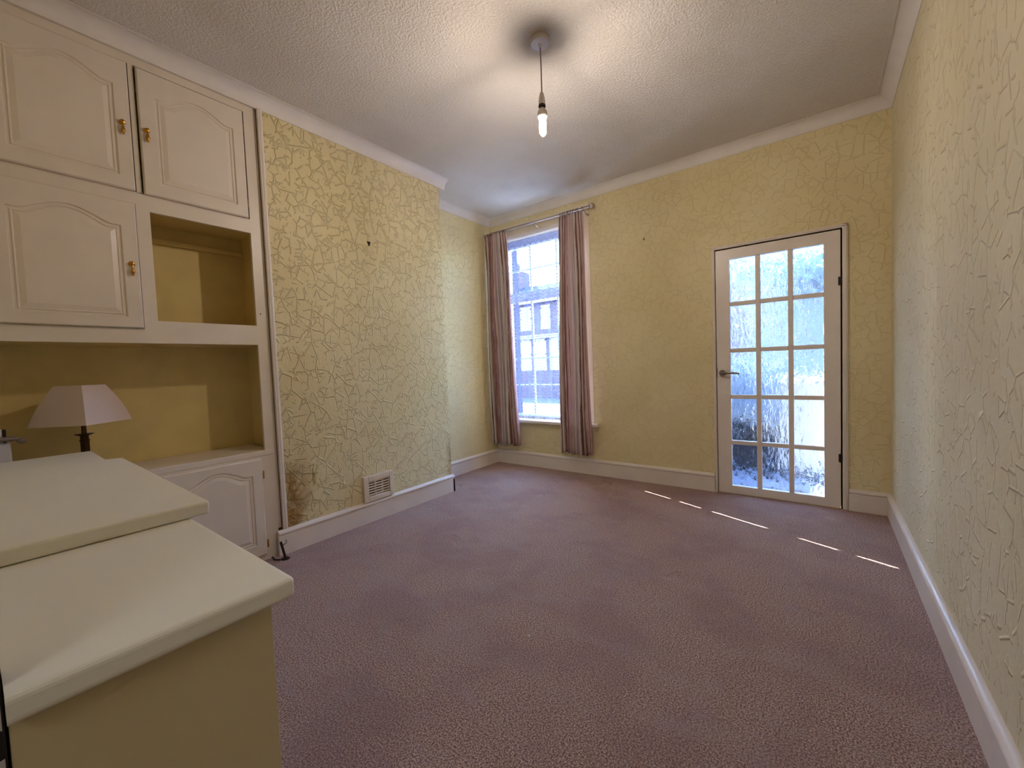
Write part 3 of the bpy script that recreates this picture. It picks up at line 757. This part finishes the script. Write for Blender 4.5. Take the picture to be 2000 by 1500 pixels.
for i, (x, h_) in enumerate(((-1.18,.10),(-1.02,.16),(-.90,.12),(-.80,.06))):
    MB().box(x-.06, x+.05, .95, 1.25, .36, .36+h_).build('bag', M['black'], dk, bevel=.02)
sf = thing('wall_shelf', 'dark narrow shelf seen through the upper right panes of the glazed door', 'shelf', (-.4, 2.2, 1.85))
MB().box(-.66, .2, LYE-.14, LYE, 1.93, 1.95).build('board', M['charcoal'], sf)
for x in (-.62,-.52,-.47,-.36,-.28): MB().lathe([(.02,0),(.024,.05),(.014,.07)], (x,LYE-.07,1.95), 12).build('jar', M['charcoal'], sf)

# ------------------------------------------------------------------ street outside
a = N('street_ground'); v = a.coord(); sp = a.n('ShaderNodeSeparateXYZ'); a.l(v, sp.inputs[0]); pv = a.mixc(a.noise(v, 2, 4), srgb(176, 178, 182), srgb(196, 196, 196))
a.bsdf(a.mixc(a.ramp(sp.outputs[1], 3.0, 3.02), pv, srgb(52, 54, 60)), .9); M['street'] = a.m
struct(MB().box(-60, 30, WT+.001, 60, -.9, -.6).build('ground', M['street']))
a = N('house_brick'); v = a.coord(); bt = a.n('ShaderNodeTexBrick'); mp = a.n('ShaderNodeCombineXYZ'); sp = a.n('ShaderNodeSeparateXYZ')
a.l(v, sp.inputs[0]); a.l(sp.outputs[0], mp.inputs[0]); a.l(sp.outputs[2], mp.inputs[1]); a.l(mp.outputs[0], bt.inputs['Vector'])
bt.inputs['Color1'].default_value = srgb(56, 32, 42); bt.inputs['Color2'].default_value = srgb(44, 25, 35); bt.inputs['Mortar'].default_value = srgb(50, 46, 54)
bt.inputs['Scale'].default_value = 1; bt.inputs['Brick Width'].default_value = .23; bt.inputs['Row Height'].default_value = .075; bt.inputs['Mortar Size'].default_value = .008
a.bsdf(bt.outputs[0], .9); M['brick'] = a.m
a = N('slate_roof'); v = a.coord(); a.bsdf(a.mixc(a.noise(v, 5, 4), srgb(36, 40, 60), srgb(48, 52, 72)), .98, normal=a.bump(a.noise(v, 20, 2), .02), spec=.05); M['slate'] = a.m
M['hframe'] = simple('house_paint', srgb(112, 112, 122), .6)
a = N('dark_glass'); a.bsdf(srgb(60, 80, 110), .1); M['pane'] = a.m
struct(OUTER.build('wall_outer', M['brick']))
# brick pier added left of the window to cut the sun to a sliver
blocker = MB().box(XL-.26, -3.41, WT, .430, -.6, 3.2); struct(blocker.build('sun_blocker', M['brick']))
for hi, hx in enumerate((-26.2, -20.8, -15.4, -10.0, -4.6)):
    lab = ['brick terraced house seen through the window at far left', 'brick terraced house left of the chimney stack', 'brick terraced house with tall chimney in the left of the window',
           'brick terraced house with two upper windows in the window view', 'brick terraced house behind the right curtain'][hi]
    ho = thing('terraced_house', lab, 'house', (hx+2.7, 14, -.6), 'terraced houses across the street')
    MB().box(hx, hx+5.398, 14, 20, -.6, 4.3).build('wall', M['brick'], ho)
    r = MB().sweep([(-.25,-.05),(3,1.40),(6.25,-.05),(6.25,.05),(3,1.50),(-.25,.05)], (hx+.002,14,4.3), (hx+5.396,14,4.3), (0,1,0)); r.build('roof', M['slate'], ho)
    MB().tube([(hx,13.72,4.27),(hx+5.39,13.72,4.27)], .06, 8).build('gutter', M['hframe'], ho)
    c = MB().box(hx+.02, hx+.62, 16.4, 17.6, 5.2, 6.75)
    c.build('chimney', M['brick'], ho)
    for k in range(2): MB().lathe([(.11,0),(.09,.42),(.12,.45)], (hx+.2+.25*k, 16.7, 6.75), 10).build('chimney_pot', M['brick'], ho)
    def hwin(x0, x1, z0, z1):
        f = MB().box(x0, x1, 13.96, 14.0, z0-.08, z0).box(x0, x0+.07, 13.97, 14, z0, z1).box(x1-.07, x1, 13.97, 14, z0, z1).box(x0, x1, 13.97, 14, z1-.07, z1+.1).box(x0, x1, 13.97, 14, (z0+z1)/2-.03, (z0+z1)/2+.03)
        f = f.build('window', M['hframe'], ho); MB().box(x0+.07, x1-.07, 13.985, 13.998, z0, z1-.07).build('pane', M['pane'], f)
    hwin(hx+2.38, hx+3.05, 2.98, 4.02); hwin(hx+3.65, hx+4.2, 2.98, 4.0); hwin(hx+.5, hx+1.1, 2.98, 4.0)
    hwin(hx+2.3, hx+3.0, .9, 2.4); hwin(hx+3.2, hx+3.9, .9, 2.4); hwin(hx+4.1, hx+4.7, .9, 2.4)
    MB().box(hx+.5, hx+1.4, 13.93, 14, -.6, 1.7).build('front_door', M['slate'], ho)
    MB().box(hx+2.0, hx+5.0, 13.7, 14, 2.45, 2.62).build('ledge', M['hframe'], ho)
